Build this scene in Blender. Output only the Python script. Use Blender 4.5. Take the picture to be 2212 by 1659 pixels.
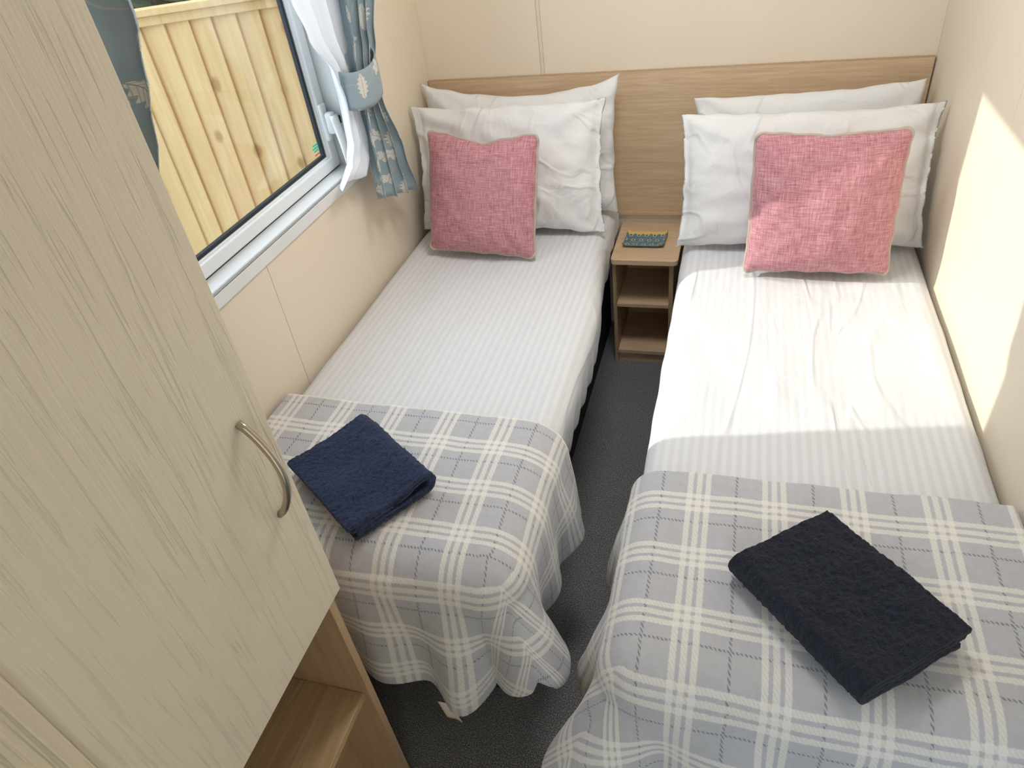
import bpy, bmesh, math, random
from mathutils import Vector, Matrix, noise

for o in list(bpy.data.objects):
    bpy.data.objects.remove(o)
scene = bpy.context.scene
COL = scene.collection
PI = math.pi

# ------------------------------------------------------------------ camera
cam_d = bpy.data.cameras.new('camera')
cam_d.sensor_width = 36.0
cam_d.lens = 24.849
cam_d.clip_start = 0.02
cam = bpy.data.objects.new('camera', cam_d)
COL.objects.link(cam)
cr = Vector((0.95714454, 0.26491991, -0.11701187))
cu = -Vector((0.07416087, -0.61476156, -0.78521869))
cb = -Vector((-0.27995447, 0.74289008, -0.60806236))
m = Matrix((cr, cu, cb)).transposed().to_4x4()
m.translation = Vector((1.16325618, -2.6745117, 1.77568541))
cam.matrix_world = m
scene.camera = cam

# ------------------------------------------------------------------ world, sun, exposure
world = bpy.data.worlds.new('world')
scene.world = world
world.use_nodes = True
bg = world.node_tree.nodes['Background']
bg.inputs['Color'].default_value = (0.70, 0.85, 1.0, 1)
bg.inputs['Strength'].default_value = 1.85

sun_d = bpy.data.lights.new('sun', 'SUN')
sun_d.energy = 2.05
sun_d.angle = math.radians(0.6)
sun_d.color = (1.0, 0.97, 0.88)
sun = bpy.data.objects.new('sun', sun_d)
COL.objects.link(sun)
sun.rotation_euler = Vector((1.0, 0.21, -0.505)).to_track_quat('-Z', 'Y').to_euler()
sun.location = (-4, -2, 4)

FILL_LAMP_POWER = 13.2  # strength of the added ceiling fill light
scene.view_settings.view_transform = 'Standard'
scene.view_settings.look = 'None'
scene.view_settings.exposure = 0.72
scene.view_settings.gamma = 1.0
scene.view_settings.use_curve_mapping = False


# ------------------------------------------------------------------ node helper
class NT:
    def __init__(self, name):
        self.mat = bpy.data.materials.new(name)
        self.mat.use_nodes = True
        self.t = self.mat.node_tree
        self.p = self.t.nodes['Principled BSDF']
        self.out = self.t.nodes['Material Output']

    def n(self, kind):
        return self.t.nodes.new(kind)

    def put(self, sock, v):
        if isinstance(v, bpy.types.NodeSocket):
            self.t.links.new(v, sock)
        elif isinstance(v, (tuple, list)) and len(v) == 3 and sock.type == 'RGBA':
            sock.default_value = (*v, 1)
        else:
            sock.default_value = v

    def coord(self, kind='Object'):
        return self.n('ShaderNodeTexCoord').outputs[kind]

    def mapping(self, vec, scale=(1, 1, 1), rot=(0, 0, 0), loc=(0, 0, 0)):
        k = self.n('ShaderNodeMapping')
        self.put(k.inputs['Vector'], vec)
        k.inputs['Scale'].default_value = scale
        k.inputs['Rotation'].default_value = rot
        k.inputs['Location'].default_value = loc
        return k.outputs[0]

    def math(self, op, a, b=0.0, c=0.0, clamp=False):
        k = self.n('ShaderNodeMath')
        k.operation = op
        k.use_clamp = clamp
        self.put(k.inputs[0], a)
        self.put(k.inputs[1], b)
        if op in ('MULTIPLY_ADD', 'SMOOTH_MIN', 'COMPARE', 'WRAP'):
            self.put(k.inputs[2], c)
        return k.outputs[0]

    def vmath(self, op, a, b):
        k = self.n('ShaderNodeVectorMath')
        k.operation = op
        self.put(k.inputs[0], a)
        self.put(k.inputs[1], b)
        return k.outputs[0]

    def sep(self, v):
        k = self.n('ShaderNodeSeparateXYZ')
        self.put(k.inputs[0], v)
        return k.outputs

    def noise(self, vec, scale, detail=3.0, rough=0.5, dist=0.0):
        k = self.n('ShaderNodeTexNoise')
        self.put(k.inputs['Vector'], vec)
        k.inputs['Scale'].default_value = scale
        k.inputs['Detail'].default_value = detail
        k.inputs['Roughness'].default_value = rough
        k.inputs['Distortion'].default_value = dist
        return k.outputs[0]

    def ramp(self, fac, stops):
        k = self.n('ShaderNodeValToRGB')
        self.put(k.inputs[0], fac)
        e = k.color_ramp.elements
        while len(e) < len(stops):
            e.new(0.5)
        for i, (p, c) in enumerate(stops):
            e[i].position = p
            e[i].color = (*c, 1) if len(c) == 3 else c
        return k.outputs[0]

    def smooth(self, v, lo, hi):
        k = self.n('ShaderNodeMapRange')
        k.interpolation_type = 'SMOOTHSTEP'
        self.put(k.inputs[0], v)
        k.inputs[1].default_value = lo
        k.inputs[2].default_value = hi
        return k.outputs[0]

    def mix(self, fac, a, b, blend='MIX'):
        k = self.n('ShaderNodeMix')
        k.data_type = 'RGBA'
        k.blend_type = blend
        self.put(k.inputs[0], fac)
        self.put(k.inputs[6], a)
        self.put(k.inputs[7], b)
        return k.outputs[2]

    def bump(self, h, strength=0.3, dist=0.01, normal=None):
        k = self.n('ShaderNodeBump')
        k.inputs['Strength'].default_value = strength
        k.inputs['Distance'].default_value = dist
        self.put(k.inputs['Height'], h)
        if normal is not None:
            self.put(k.inputs['Normal'], normal)
        return k.outputs[0]

    def set(self, color=None, rough=None, normal=None, metal=None, sheen=None, spec=None):
        if color is not None:
            self.put(self.p.inputs['Base Color'], color)
        if rough is not None:
            self.put(self.p.inputs['Roughness'], rough)
        if normal is not None:
            self.put(self.p.inputs['Normal'], normal)
        if metal is not None:
            self.p.inputs['Metallic'].default_value = metal
        if spec is not None:
            self.p.inputs['Specular IOR Level'].default_value = spec
        if sheen is not None:
            self.p.inputs['Sheen Weight'].default_value = sheen
            self.p.inputs['Sheen Roughness'].default_value = 0.4
        return self.mat


def plain(name, color, rough=0.5, metal=0.0, bump=None, sheen=None, spec=None):
    k = NT(name)
    nrm = None
    if bump:
        nrm = k.bump(k.noise(k.coord(), bump[0], 4), bump[1], bump[2])
    c = k.noise(k.coord(), 9.0, 3)
    cc = k.mix(c, tuple(x * 0.94 for x in color), tuple(min(1, x * 1.05) for x in color))
    return k.set(cc, rough, nrm, metal, sheen, spec)


def wood(name, dark, light, grain=(60, 60, 3), rough=0.45, bump=0.15, pores=None, rot=(0, 0, 0), fine=1.0):
    k = NT(name)
    co = k.mapping(k.coord(), (1, 1, 1), rot)
    st = k.mapping(co, grain)
    low = k.noise(k.mapping(co, tuple(g * 0.12 for g in grain)), 1.0, 3, 0.5, 1.2)
    warp = k.vmath('ADD', st, k.mix(1.0, (0, 0, 0), low))
    g1 = k.noise(warp, 1.0 * fine, 6, 0.62, 1.4)
    g2 = k.noise(k.mapping(co, tuple(g * 3.4 for g in grain)), 1.0, 4, 0.6, 0.2)
    f = k.math('ADD', k.math('MULTIPLY', g1, 0.6), k.math('MULTIPLY', g2, 0.4))
    c = k.ramp(f, [(0.34, dark), (0.52, tuple((a + b) / 2 for a, b in zip(dark, light))), (0.66, light)])
    c = k.mix(k.math('MULTIPLY', low, 0.35), c, tuple(x * 0.82 for x in light))
    h = f
    if pores:
        po = k.smooth(k.noise(k.mapping(co, tuple(g * 2.0 for g in grain)), 1.0, 2, 0.4, 0.5), 0.57, 0.66)
        c = k.mix(k.math('MULTIPLY', po, pores), c, tuple(x * 0.55 for x in dark))
        h = k.math('SUBTRACT', f, k.math('MULTIPLY', po, 0.8))
    return k.set(c, rough, k.bump(h, bump, 0.004))


M = {}
# cream vinyl wall board
k = NT('cream_wall_board')
wn = k.noise(k.coord(), 420, 2)
wl = k.noise(k.coord(), 2.5, 2)
M['wall'] = k.set(k.mix(wl, (0.81, 0.71, 0.565), (0.84, 0.745, 0.60)), 0.6, k.bump(wn, 0.12, 0.002))
M['seam'] = plain('dark_seam_backing', (0.22, 0.16, 0.10), 0.8)  # dark brown backing that shows in the joints between wall boards
M['ceil'] = plain('ceiling_white', (0.82, 0.80, 0.76), 0.7)
M['strip'] = plain('cream_cover_strip', (0.76, 0.675, 0.55), 0.5)
# dark charcoal carpet
k = NT('charcoal_carpet')
c0 = k.coord()
f1 = k.noise(c0, 330, 3, 0.75)
f2 = k.noise(c0, 110, 3, 0.6)
f3 = k.noise(c0, 8, 3, 0.6)
cc = k.ramp(f1, [(0.36, (0.07, 0.07, 0.073)), (0.53, (0.22, 0.22, 0.225)), (0.66, (0.85, 0.85, 0.86))])
cc = k.mix(k.math('MULTIPLY', f3, 0.3), cc, (0.12, 0.12, 0.125))
M['carpet'] = k.set(cc, 0.95, k.bump(k.math('ADD', f1, f2), 0.8, 0.006), sheen=0.15)
# woods
M['oak'] = wood('oak_headboard', (0.53, 0.365, 0.215), (0.81, 0.61, 0.41), (2.2, 40, 40), 0.42, 0.10)
M['oak_light'] = wood('oak_bedside', (0.58, 0.39, 0.23), (0.80, 0.59, 0.39), (2.6, 40, 40), 0.45, 0.08)
M['oak_y'] = wood('oak_wardrobe_shelf', (0.40, 0.26, 0.13), (0.60, 0.43, 0.25), (45, 2.6, 45), 0.45, 0.12)
M['oak_z'] = wood('oak_upright', (0.40, 0.26, 0.14), (0.58, 0.41, 0.26), (45, 45, 2.6), 0.45, 0.10)
M['door'] = wood('cream_embossed_woodgrain', (0.73, 0.655, 0.52), (0.785, 0.71, 0.57), (75, 75, 3.0), 0.42, 0.40, pores=0.16)
M['panel2'] = wood('cream_ribbed_woodgrain', (0.64, 0.56, 0.42), (0.80, 0.72, 0.56), (90, 90, 1.2), 0.5, 0.6, pores=0.35)
M['pine'] = None
M['upvc'] = plain('white_upvc', (0.80, 0.82, 0.83), 0.28)
M['grey_line'] = plain('grey_joint_line', (0.30, 0.31, 0.32), 0.5)
M['gasket'] = plain('black_rubber_gasket', (0.012, 0.018, 0.022), 0.4)
M['metal'] = plain('brushed_nickel', (0.50, 0.45, 0.37), 0.28, 1.0)
M['black'] = plain('black_plastic', (0.01, 0.01, 0.01), 0.4)
M['dark_base'] = plain('dark_bed_base', (0.02, 0.02, 0.022), 0.9)


def knot_pine():
    k = NT('pale_treated_pine')
    co = k.coord()
    st = k.mapping(co, (26, 26, 1.6))
    g = k.noise(st, 1.0, 5, 0.6, 1.0)
    lowr = k.noise(k.mapping(co, (7, 7, 0.7)), 1.0, 2)
    c = k.ramp(g, [(0.3, (0.56, 0.34, 0.13)), (0.55, (0.71, 0.47, 0.21)), (0.75, (0.79, 0.57, 0.30))])
    c = k.mix(k.math('MULTIPLY', lowr, 0.5), c, (0.77, 0.57, 0.31))
    v = k.n('ShaderNodeTexVoronoi')
    k.put(v.inputs['Vector'], k.mapping(co, (1, 1, 0.62)))
    v.inputs['Scale'].default_value = 7.5
    kn = k.smooth(v.outputs['Distance'], 0.20, 0.08)
    c = k.mix(k.math('MULTIPLY', kn, 0.8), c, (0.34, 0.16, 0.05))
    oi = k.n('ShaderNodeObjectInfo')
    c = k.mix(k.math('MULTIPLY', oi.outputs['Random'], 0.45), c, (0.62, 0.40, 0.17))
    return k.set(c, 0.75, k.bump(g, 0.2, 0.004))


M['pine'] = knot_pine()


def sheet_mat(name, wr=0.35):
    k = NT(name)
    co = k.coord()
    x, y, z = k.sep(co)
    s = k.math('SINE', k.math('MULTIPLY', x, 2 * PI / 0.0215))
    s = k.smooth(s, -0.35, 0.35)
    col = k.mix(s, (0.685, 0.70, 0.725), (0.755, 0.755, 0.775))
    rg = k.math('MULTIPLY_ADD', s, -0.22, 0.72)
    w = k.noise(k.mapping(co, (9, 2.0, 6), (0, 0, 0.25)), 1.0, 4, 0.55, 0.8)
    w2 = k.noise(co, 7, 3, 0.5, 0.6)
    w3 = k.math('ABSOLUTE', k.math('SUBTRACT', k.noise(k.mapping(co, (4.5, 1.0, 3), (0, 0, 0.35)), 1.0, 2, 0.5, 1.0), 0.5))
    crease = k.smooth(w3, 0.05, 0.0)
    h = k.math('ADD', k.math('ADD', w, k.math('MULTIPLY', w2, 0.5)), k.math('MULTIPLY', crease, 0.30))
    return k.set(col, rg, k.bump(h, wr, 0.02), sheen=0.1)


M['sheet'] = sheet_mat('white_satin_stripe_sheet')


def pillow_mat():
    k = NT('white_cotton_pillowcase')
    co = k.coord()
    w = k.noise(k.mapping(co, (5, 5, 5), (0.3, 0.2, 0.8)), 1.0, 4, 0.55, 1.5)
    cr_ = k.math('ABSOLUTE', k.math('SUBTRACT', k.noise(co, 4.2, 2, 0.5, 1.2), 0.5))
    cre = k.smooth(cr_, 0.06, 0.0)
    fine = k.noise(co, 700, 1)
    h = k.math('ADD', w, k.math('MULTIPLY', cre, 0.35))
    nb = k.bump(h, 0.45, 0.02)
    return k.set((0.79, 0.785, 0.78), 0.75, k.bump(fine, 0.05, 0.001, nb), sheen=0.15)


M['pillow'] = pillow_mat()


def linen_pink():
    k = NT('dusty_pink_slub_linen')
    co = k.coord()
    a = k.noise(k.mapping(co, (420, 26, 30)), 1.0, 3, 0.6)
    b = k.noise(k.mapping(co, (26, 420, 30)), 1.0, 3, 0.6)
    f = k.math('ADD', k.math('MULTIPLY', a, 0.5), k.math('MULTIPLY', b, 0.5))
    c = k.ramp(f, [(0.36, (0.34, 0.125, 0.16)), (0.5, (0.54, 0.235, 0.265)), (0.64, (0.68, 0.38, 0.395))])
    return k.set(c, 0.85, k.bump(f, 0.5, 0.002), sheen=0.25)


M['pink'] = linen_pink()
M['piping'] = plain('taupe_piping_cord', (0.50, 0.43, 0.35), 0.8, bump=(300, 0.4, 0.002))


def plaid(name, px, py, ox, oy):
    k = NT(name)
    uv = k.coord('UV')
    fz = k.n('ShaderNodeTexNoise')
    k.put(fz.inputs['Vector'], uv)
    fz.inputs['Scale'].default_value = 260
    fz.inputs['Detail'].default_value = 1
    ofs = k.vmath('MULTIPLY', k.vmath('SUBTRACT', fz.outputs[1], (0.5, 0.5, 0.5)), (0.0035, 0.0035, 0))
    u, v, _ = k.sep(k.vmath('ADD', uv, ofs))

    def dist(c, per, off):
        t = k.math('FRACT', k.math('ADD', k.math('DIVIDE', k.math('SUBTRACT', c, off), per), 0.5))
        return k.math('MULTIPLY', k.math('SUBTRACT', t, 0.5), per)

    def line(d, off, hw):
        return k.smooth(k.math('ABSOLUTE', k.math('SUBTRACT', d, off)), hw + 0.0012, hw - 0.0012)

    masks = []
    darks = []
    for c, per, off, frac in ((u, px, ox, 0.50), (v, py, oy, 0.62)):
        d = dist(c, per, off)
        tri = k.math('MAXIMUM', k.math('MAXIMUM', line(d, -0.0185, 0.0056), line(d, 0.0, 0.0056)), line(d, 0.0185, 0.0056))
        masks.append(tri)
        darks.append(line(dist(c, per, off - per * (1 - frac)), 0.0, 0.0026))
    tw = k.math('SINE', k.math('MULTIPLY', k.math('ADD', u, k.math('MULTIPLY', v, 0.7)), 2 * PI / 0.0075))
    tws = k.smooth(tw, -0.9, 0.3)
    dash = k.smooth(tw, -0.4, 0.2)
    both = k.math('ADD', masks[0], masks[1])
    white = k.math('MULTIPLY', both, k.math('MULTIPLY_ADD', tws, 0.22, 0.60), clamp=True)
    dark = k.math('MULTIPLY', k.math('MAXIMUM', darks[0], darks[1]), dash)
    n1 = k.noise(uv, 60, 3)
    base = k.mix(n1, (0.50, 0.50, 0.53), (0.61, 0.61, 0.635))
    c = k.mix(k.math('MULTIPLY', dark, 0.75), base, (0.16, 0.17, 0.21))
    c = k.mix(white, c, (0.90, 0.87, 0.81))
    pile = k.noise(uv, 420, 3, 0.7)
    soft = k.noise(uv, 30, 3)
    nb = k.bump(soft, 0.35, 0.006)
    return k.set(c, 0.9, k.bump(pile, 0.55, 0.003, nb), sheen=0.35)


M['plaid_l'] = plaid('grey_plaid_fleece_a', 0.1475, 0.135, 0.058, -1.506)
M['plaid_r'] = plaid('grey_plaid_fleece_b', 0.152, 0.140, 1.140, -1.622)


def towel_mat(name, dark, light):
    k = NT(name)
    co = k.coord()
    a = k.noise(co, 300, 3, 0.7)
    b = k.noise(co, 110, 3, 0.6)
    f = k.math('ADD', k.math('MULTIPLY', a, 0.6), k.math('MULTIPLY', b, 0.4))
    c = k.ramp(f, [(0.36, dark), (0.52, tuple((p + q) / 2 for p, q in zip(dark, light))), (0.68, light)])
    return k.set(c, 0.95, k.bump(f, 1.0, 0.012), sheen=0.10)


M['towel_a'] = towel_mat('navy_terry_lit', (0.004, 0.008, 0.026), (0.036, 0.075, 0.21))  # left towel: window light painted into the navy
M['towel_b'] = towel_mat('navy_terry_shaded', (0.002, 0.003, 0.008), (0.014, 0.025, 0.060))  # right towel: the same navy with shade painted in


def floral():
    k = NT('blue_grey_leaf_print_fabric')
    uv = k.coord('UV')
    v = k.n('ShaderNodeTexVoronoi')
    v.voronoi_dimensions = '2D'
    k.put(v.inputs['Vector'], uv)
    v.inputs['Scale'].default_value = 11.5
    v.inputs['Randomness'].default_value = 0.55
    loc = k.vmath('SUBTRACT', uv, v.outputs['Position'])
    cs = k.n('ShaderNodeSeparateColor')
    k.put(cs.inputs[0], v.outputs['Color'])
    ro = k.n('ShaderNodeVectorRotate')
    ro.rotation_type = 'Z_AXIS'
    k.put(ro.inputs['Vector'], loc)
    k.put(ro.inputs['Angle'], k.math('MULTIPLY', cs.outputs[0], 6.283))
    x, y, _ = k.sep(ro.outputs[0])
    ay = k.math('ABSOLUTE', y)
    # leaf
    xn = k.math('DIVIDE', x, 0.036)
    prof = k.math('SUBTRACT', 1.0, k.math('MULTIPLY', xn, xn))
    ser = k.math('MULTIPLY_ADD', k.math('SINE', k.math('MULTIPLY', x, 520)), 0.22, 1.0)
    wdt = k.math('MULTIPLY', k.math('MULTIPLY', prof, 0.017), ser)
    leaf = k.smooth(k.math('SUBTRACT', wdt, ay), -0.0006, 0.0008)
    # flower
    r = k.math('SQRT', k.math('ADD', k.math('MULTIPLY', x, x), k.math('MULTIPLY', y, y)))
    th = k.math('ARCTAN2', y, x)
    pet = k.math('MULTIPLY_ADD', k.math('ABSOLUTE', k.math('COSINE', k.math('MULTIPLY', th, 2.5))), 0.010, 0.011)
    flw = k.smooth(k.math('SUBTRACT', pet, r), -0.0006, 0.0008)
    pick = k.math('GREATER_THAN', cs.outputs[1], 0.66)
    mask = k.math('ADD', k.math('MULTIPLY', leaf, k.math('SUBTRACT', 1.0, pick)), k.math('MULTIPLY', flw, pick))
    vein = k.smooth(k.math('SINE', k.math('MULTIPLY', k.math('SUBTRACT', x, k.math('MULTIPLY', ay, 1.2)), 900)), 0.5, 0.95)
    mid = k.smooth(ay, 0.0012, 0.0004)
    det = k.math('MAXIMUM', k.math('MULTIPLY', vein, 0.6), mid)
    st = k.math('ABSOLUTE', k.math('SUBTRACT', k.noise(uv, 5.5, 1), 0.5))
    stem = k.math('MULTIPLY', k.smooth(st, 0.006, 0.002), 0.8)
    weave = k.noise(k.mapping(uv, (900, 900, 1)), 1.0, 1)
    base = k.mix(weave, (0.30, 0.385, 0.43), (0.37, 0.46, 0.505))
    c = k.mix(stem, base, (0.52, 0.50, 0.45))
    lf = k.mix(det, (0.80, 0.77, 0.70), (0.42, 0.41, 0.38))
    c = k.mix(mask, c, lf)
    k.set(c, 0.85, k.bump(weave, 0.15, 0.001), sheen=0.2)
    # cloth lets a little daylight through
    tr = k.n('ShaderNodeBsdfTranslucent')
    k.put(tr.inputs['Color'], c)
    mx = k.n('ShaderNodeMixShader')
    mx.inputs[0].default_value = 0.12
    k.t.links.new(k.p.outputs[0], mx.inputs[1])
    k.t.links.new(tr.outputs[0], mx.inputs[2])
    k.t.links.new(mx.outputs[0], k.out.inputs[0])
    return k.mat


M['floral'] = floral()
k = NT('white_satin_lining')
lw = k.noise(k.mapping(k.coord(), (20, 20, 2.5)), 1.0, 3)
k.set((0.86, 0.87, 0.90), 0.35, k.bump(lw, 0.25, 0.01), sheen=0.1)
tr = k.n('ShaderNodeBsdfTranslucent')
tr.inputs[0].default_value = (0.85, 0.87, 0.92, 1)
mx = k.n('ShaderNodeMixShader')
mx.inputs[0].default_value = 0.35
k.t.links.new(k.p.outputs[0], mx.inputs[1])
k.t.links.new(tr.outputs[0], mx.inputs[2])
tp = k.n('ShaderNodeBsdfTransparent')
m2 = k.n('ShaderNodeMixShader')
m2.inputs[0].default_value = 0.15
k.t.links.new(mx.outputs[0], m2.inputs[1])
k.t.links.new(tp.outputs[0], m2.inputs[2])
k.t.links.new(m2.outputs[0], k.out.inputs[0])
M['lining'] = k.mat

k = NT('clear_window_glass')
tb = k.n('ShaderNodeBsdfTransparent')
tb.inputs[0].default_value = (0.97, 0.985, 0.98, 1)
gb = k.n('ShaderNodeBsdfGlossy')
gb.inputs['Roughness'].default_value = 0.01
lw_ = k.n('ShaderNodeLayerWeight')
mx = k.n('ShaderNodeMixShader')
fz_ = k.math('MULTIPLY_ADD', k.math('POWER', lw_.outputs['Facing'], 4.0), 0.7, 0.035)
k.t.links.new(fz_, mx.inputs[0])
k.t.links.new(tb.outputs[0], mx.inputs[1])
k.t.links.new(gb.outputs[0], mx.inputs[2])
k.t.links.new(mx.outputs[0], k.out.inputs[0])
M['glass'] = k.mat

M['green_ink'] = plain('green_sticker_print', (0.0, 0.55, 0.36), 0.4)
M['red_ink'] = plain('red_sticker_print', (0.75, 0.12, 0.08), 0.4)


# ------------------------------------------------------------------ mesh helpers
def add_obj(name, bm, mat, parent=None, smooth=False, recalc=True):
    if recalc:
        bmesh.ops.recalc_face_normals(bm, faces=bm.faces)
    me = bpy.data.meshes.new(name)
    bm.to_mesh(me)
    bm.free()
    if mat is not None:
        for mm in (mat if isinstance(mat, list) else [mat]):
            me.materials.append(mm)
    if smooth:
        for p in me.polygons:
            p.use_smooth = True
    o = bpy.data.objects.new(name, me)
    COL.objects.link(o)
    if parent is not None:
        o.parent = parent
        o.matrix_parent_inverse = Matrix.Translation(-parent.location) if parent.type == 'EMPTY' else Matrix()
    return o


def thing(name, label, cat, loc=(0, 0, 0), group=None):
    o = bpy.data.objects.new(name, None)
    COL.objects.link(o)
    o.location = loc
    o.empty_display_size = 0.05
    tag(o, label, cat, group)
    return o


def tag(o, label, cat=None, group=None, kind=None):
    if label:
        o['label'] = label
    if cat:
        o['category'] = cat
    if group:
        o['group'] = group
    if kind:
        o['kind'] = kind
    return o


def struct(o, label=None):
    o['kind'] = 'structure'
    if label:
        o['label'] = label
    return o


def box(bm, x0, x1, y0, y1, z0, z1, bev=0.0, seg=2):
    r = bmesh.ops.create_cube(bm, size=1.0)
    vs = r['verts']
    for v in vs:
        v.co = Vector(((x0 + x1) / 2 + v.co.x * (x1 - x0), (y0 + y1) / 2 + v.co.y * (y1 - y0), (z0 + z1) / 2 + v.co.z * (z1 - z0)))
    if bev > 0:
        es = list({e for v in vs for e in v.link_edges})
        bmesh.ops.bevel(bm, geom=es, offset=bev, segments=seg, profile=0.5, affect='EDGES')
    return vs


def boxo(name, dims, mat, parent=None, bev=0.0015, seg=2):
    bm = bmesh.new()
    box(bm, *dims, bev=bev, seg=seg)
    return add_obj(name, bm, mat, parent)


def prism(bm, pts, axis, a, b):
    """extrude polygon pts (2D) along axis from a to b"""
    def P(p, t):
        if axis == 'x':
            return (t, p[0], p[1])
        if axis == 'y':
            return (p[0], t, p[1])
        return (p[0], p[1], t)
    A = [bm.verts.new(P(p, a)) for p in pts]
    B = [bm.verts.new(P(p, b)) for p in pts]
    bm.faces.new(A)
    bm.faces.new(list(reversed(B)))
    n = len(pts)
    for i in range(n):
        j = (i + 1) % n
        bm.faces.new((A[i], A[j], B[j], B[i]))


def tube(bm, pts, rad, seg=10, closed=False):
    pts = [Vector(p) for p in pts]
    n = len(pts)
    rings = []
    prev = None
    for i in range(n):
        a = pts[(i - 1) % n] if (closed or i > 0) else pts[i]
        b = pts[(i + 1) % n] if (closed or i < n - 1) else pts[i]
        t = (b - a).normalized()
        if prev is None:
            ref = Vector((0, 0, 1)) if abs(t.z) < 0.9 else Vector((1, 0, 0))
            nn = t.cross(ref).normalized()
        else:
            nn = (prev - t * prev.dot(t)).normalized()
        prev = nn
        bb = t.cross(nn)
        rr = rad[i] if isinstance(rad, (list, tuple)) else rad
        rings.append([bm.verts.new(pts[i] + (nn * math.cos(q) + bb * math.sin(q)) * rr) for q in [2 * PI * s / seg for s in range(seg)]])
    for i in range(n if closed else n - 1):
        A, B = rings[i], rings[(i + 1) % n]
        for s in range(seg):
            q = (s + 1) % seg
            bm.faces.new((A[s], A[q], B[q], B[s]))
    if not closed:
        bm.faces.new(list(reversed(rings[0])))
        bm.faces.new(rings[-1])


def grid_mesh(name, fn, nu, nv, mat, parent=None, uvfn=None, solid=0.0, subd=0, offset=0.0):
    """fn(i/nu, j/nv) -> Vector"""
    bm = bmesh.new()
    uvl = bm.loops.layers.uv.new('UVMap')
    vs = [[bm.verts.new(fn(i / nu, j / nv)) for j in range(nv + 1)] for i in range(nu + 1)]
    for i in range(nu):
        for j in range(nv):
            f = bm.faces.new((vs[i][j], vs[i + 1][j], vs[i + 1][j + 1], vs[i][j + 1]))
            idx = ((i, j), (i + 1, j), (i + 1, j + 1), (i, j + 1))
            for lp, (a, b) in zip(f.loops, idx):
                lp[uvl].uv = uvfn(a / nu, b / nv) if uvfn else (a / nu, b / nv)
    o = add_obj(name, bm, mat, parent, smooth=True, recalc=False)
    if solid:
        md = o.modifiers.new('thickness', 'SOLIDIFY')
        md.thickness = solid
        md.offset = offset
    if subd:
        md = o.modifiers.new('smooth', 'SUBSURF')
        md.levels = subd
        md.render_levels = subd
    return o


def smoothstep(a, b, x):
    t = max(0.0, min(1.0, (x - a) / (b - a)))
    return t * t * (3 - 2 * t)


def lerp_table(tab, x):
    """tab: sorted list of (x, value...)"""
    if x <= tab[0][0]:
        return tab[0][1:]
    for p, q in zip(tab, tab[1:]):
        if x <= q[0]:
            t = (x - p[0]) / (q[0] - p[0])
            t = t * t * (3 - 2 * t)
            return tuple(a + (b - a) * t for a, b in zip(p[1:], q[1:]))
    return tab[-1][1:]


# ------------------------------------------------------------------ the room
W = 1.75
YF = -3.15
H = 2.18
boxo('floor', (-0.1, W + 0.1, YF - 0.1, 0.1, -0.08, 0.0), M['carpet'], bev=0)
struct(bpy.data.objects['floor'], 'dark charcoal speckled carpet floor')
boxo('ceiling', (-0.1, W + 0.1, YF - 0.1, 0.1, H, H + 0.06), M['ceil'], bev=0)
struct(bpy.data.objects['ceiling'], 'plain white ceiling')

# back wall: backing board, two cream boards and a cover strip
wb = boxo('wall_back', (-0.08, W + 0.08, 0.004, 0.08, 0.0, H), M['seam'], bev=0)
struct(wb, 'cream back wall behind the headboard')
SX = 0.450
boxo('panel', (0, SX, 0.0, 0.004, 0, H), M['wall'], wb, bev=0.0006)
boxo('panel', (SX + 0.0145, W, 0.0, 0.004, 0, H), M['wall'], wb, bev=0.0006)
boxo('cover_strip', (SX + 0.001, SX + 0.0138, -0.0012, 0.004, 0, H), M['strip'], wb, bev=0.001)

# right wall
wr = boxo('wall_right', (W + 0.004, W + 0.08, YF - 0.08, 0.08, 0.0, H), M['seam'], bev=0)
struct(wr, 'cream right wall with the sun patch')
RS = -0.838
boxo('panel', (W, W + 0.004, RS, 0.0, 0, H), M['wall'], wr, bev=0.0004)
boxo('panel', (W, W + 0.004, -2.04, RS - 0.0012, 0, H), M['wall'], wr, bev=0.0004)
boxo('panel', (W, W + 0.004, YF, -2.0412, 0, H), M['wall'], wr, bev=0.0004)

# left wall with the window opening
WY0, WY1, WZ0, WZ1 = -1.712, -0.688, 0.998, 2.117      # opening
bm = bmesh.new()
for d in ((WY1, 0.08, 0, H), (YF - 0.08, WY0, 0, H), (WY0, WY1, 0, WZ0), (WY0, WY1, WZ1, H)):
    box(bm, -0.088, -0.004, d[0], d[1], d[2], d[3])
wlft = add_obj('wall_left', bm, M['seam'])
struct(wlft, 'cream left wall around the window')
LS = -1.271
bm = bmesh.new()
prism(bm, [(0, 0), (LS, 0), (LS, WZ0), (WY1, WZ0), (WY1, WZ1), (LS, WZ1), (LS, H), (0, H)], 'x', -0.004, 0.0)
add_obj('panel', bm, M['wall'], wlft)
bm = bmesh.new()
l2 = LS - 0.0016
prism(bm, [(l2, 0), (YF, 0), (YF, H), (l2, H), (l2, WZ1), (WY0, WZ1), (WY0, WZ0), (l2, WZ0)], 'x', -0.004, 0.0)
add_obj('panel', bm, M['wall'], wlft)

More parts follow.
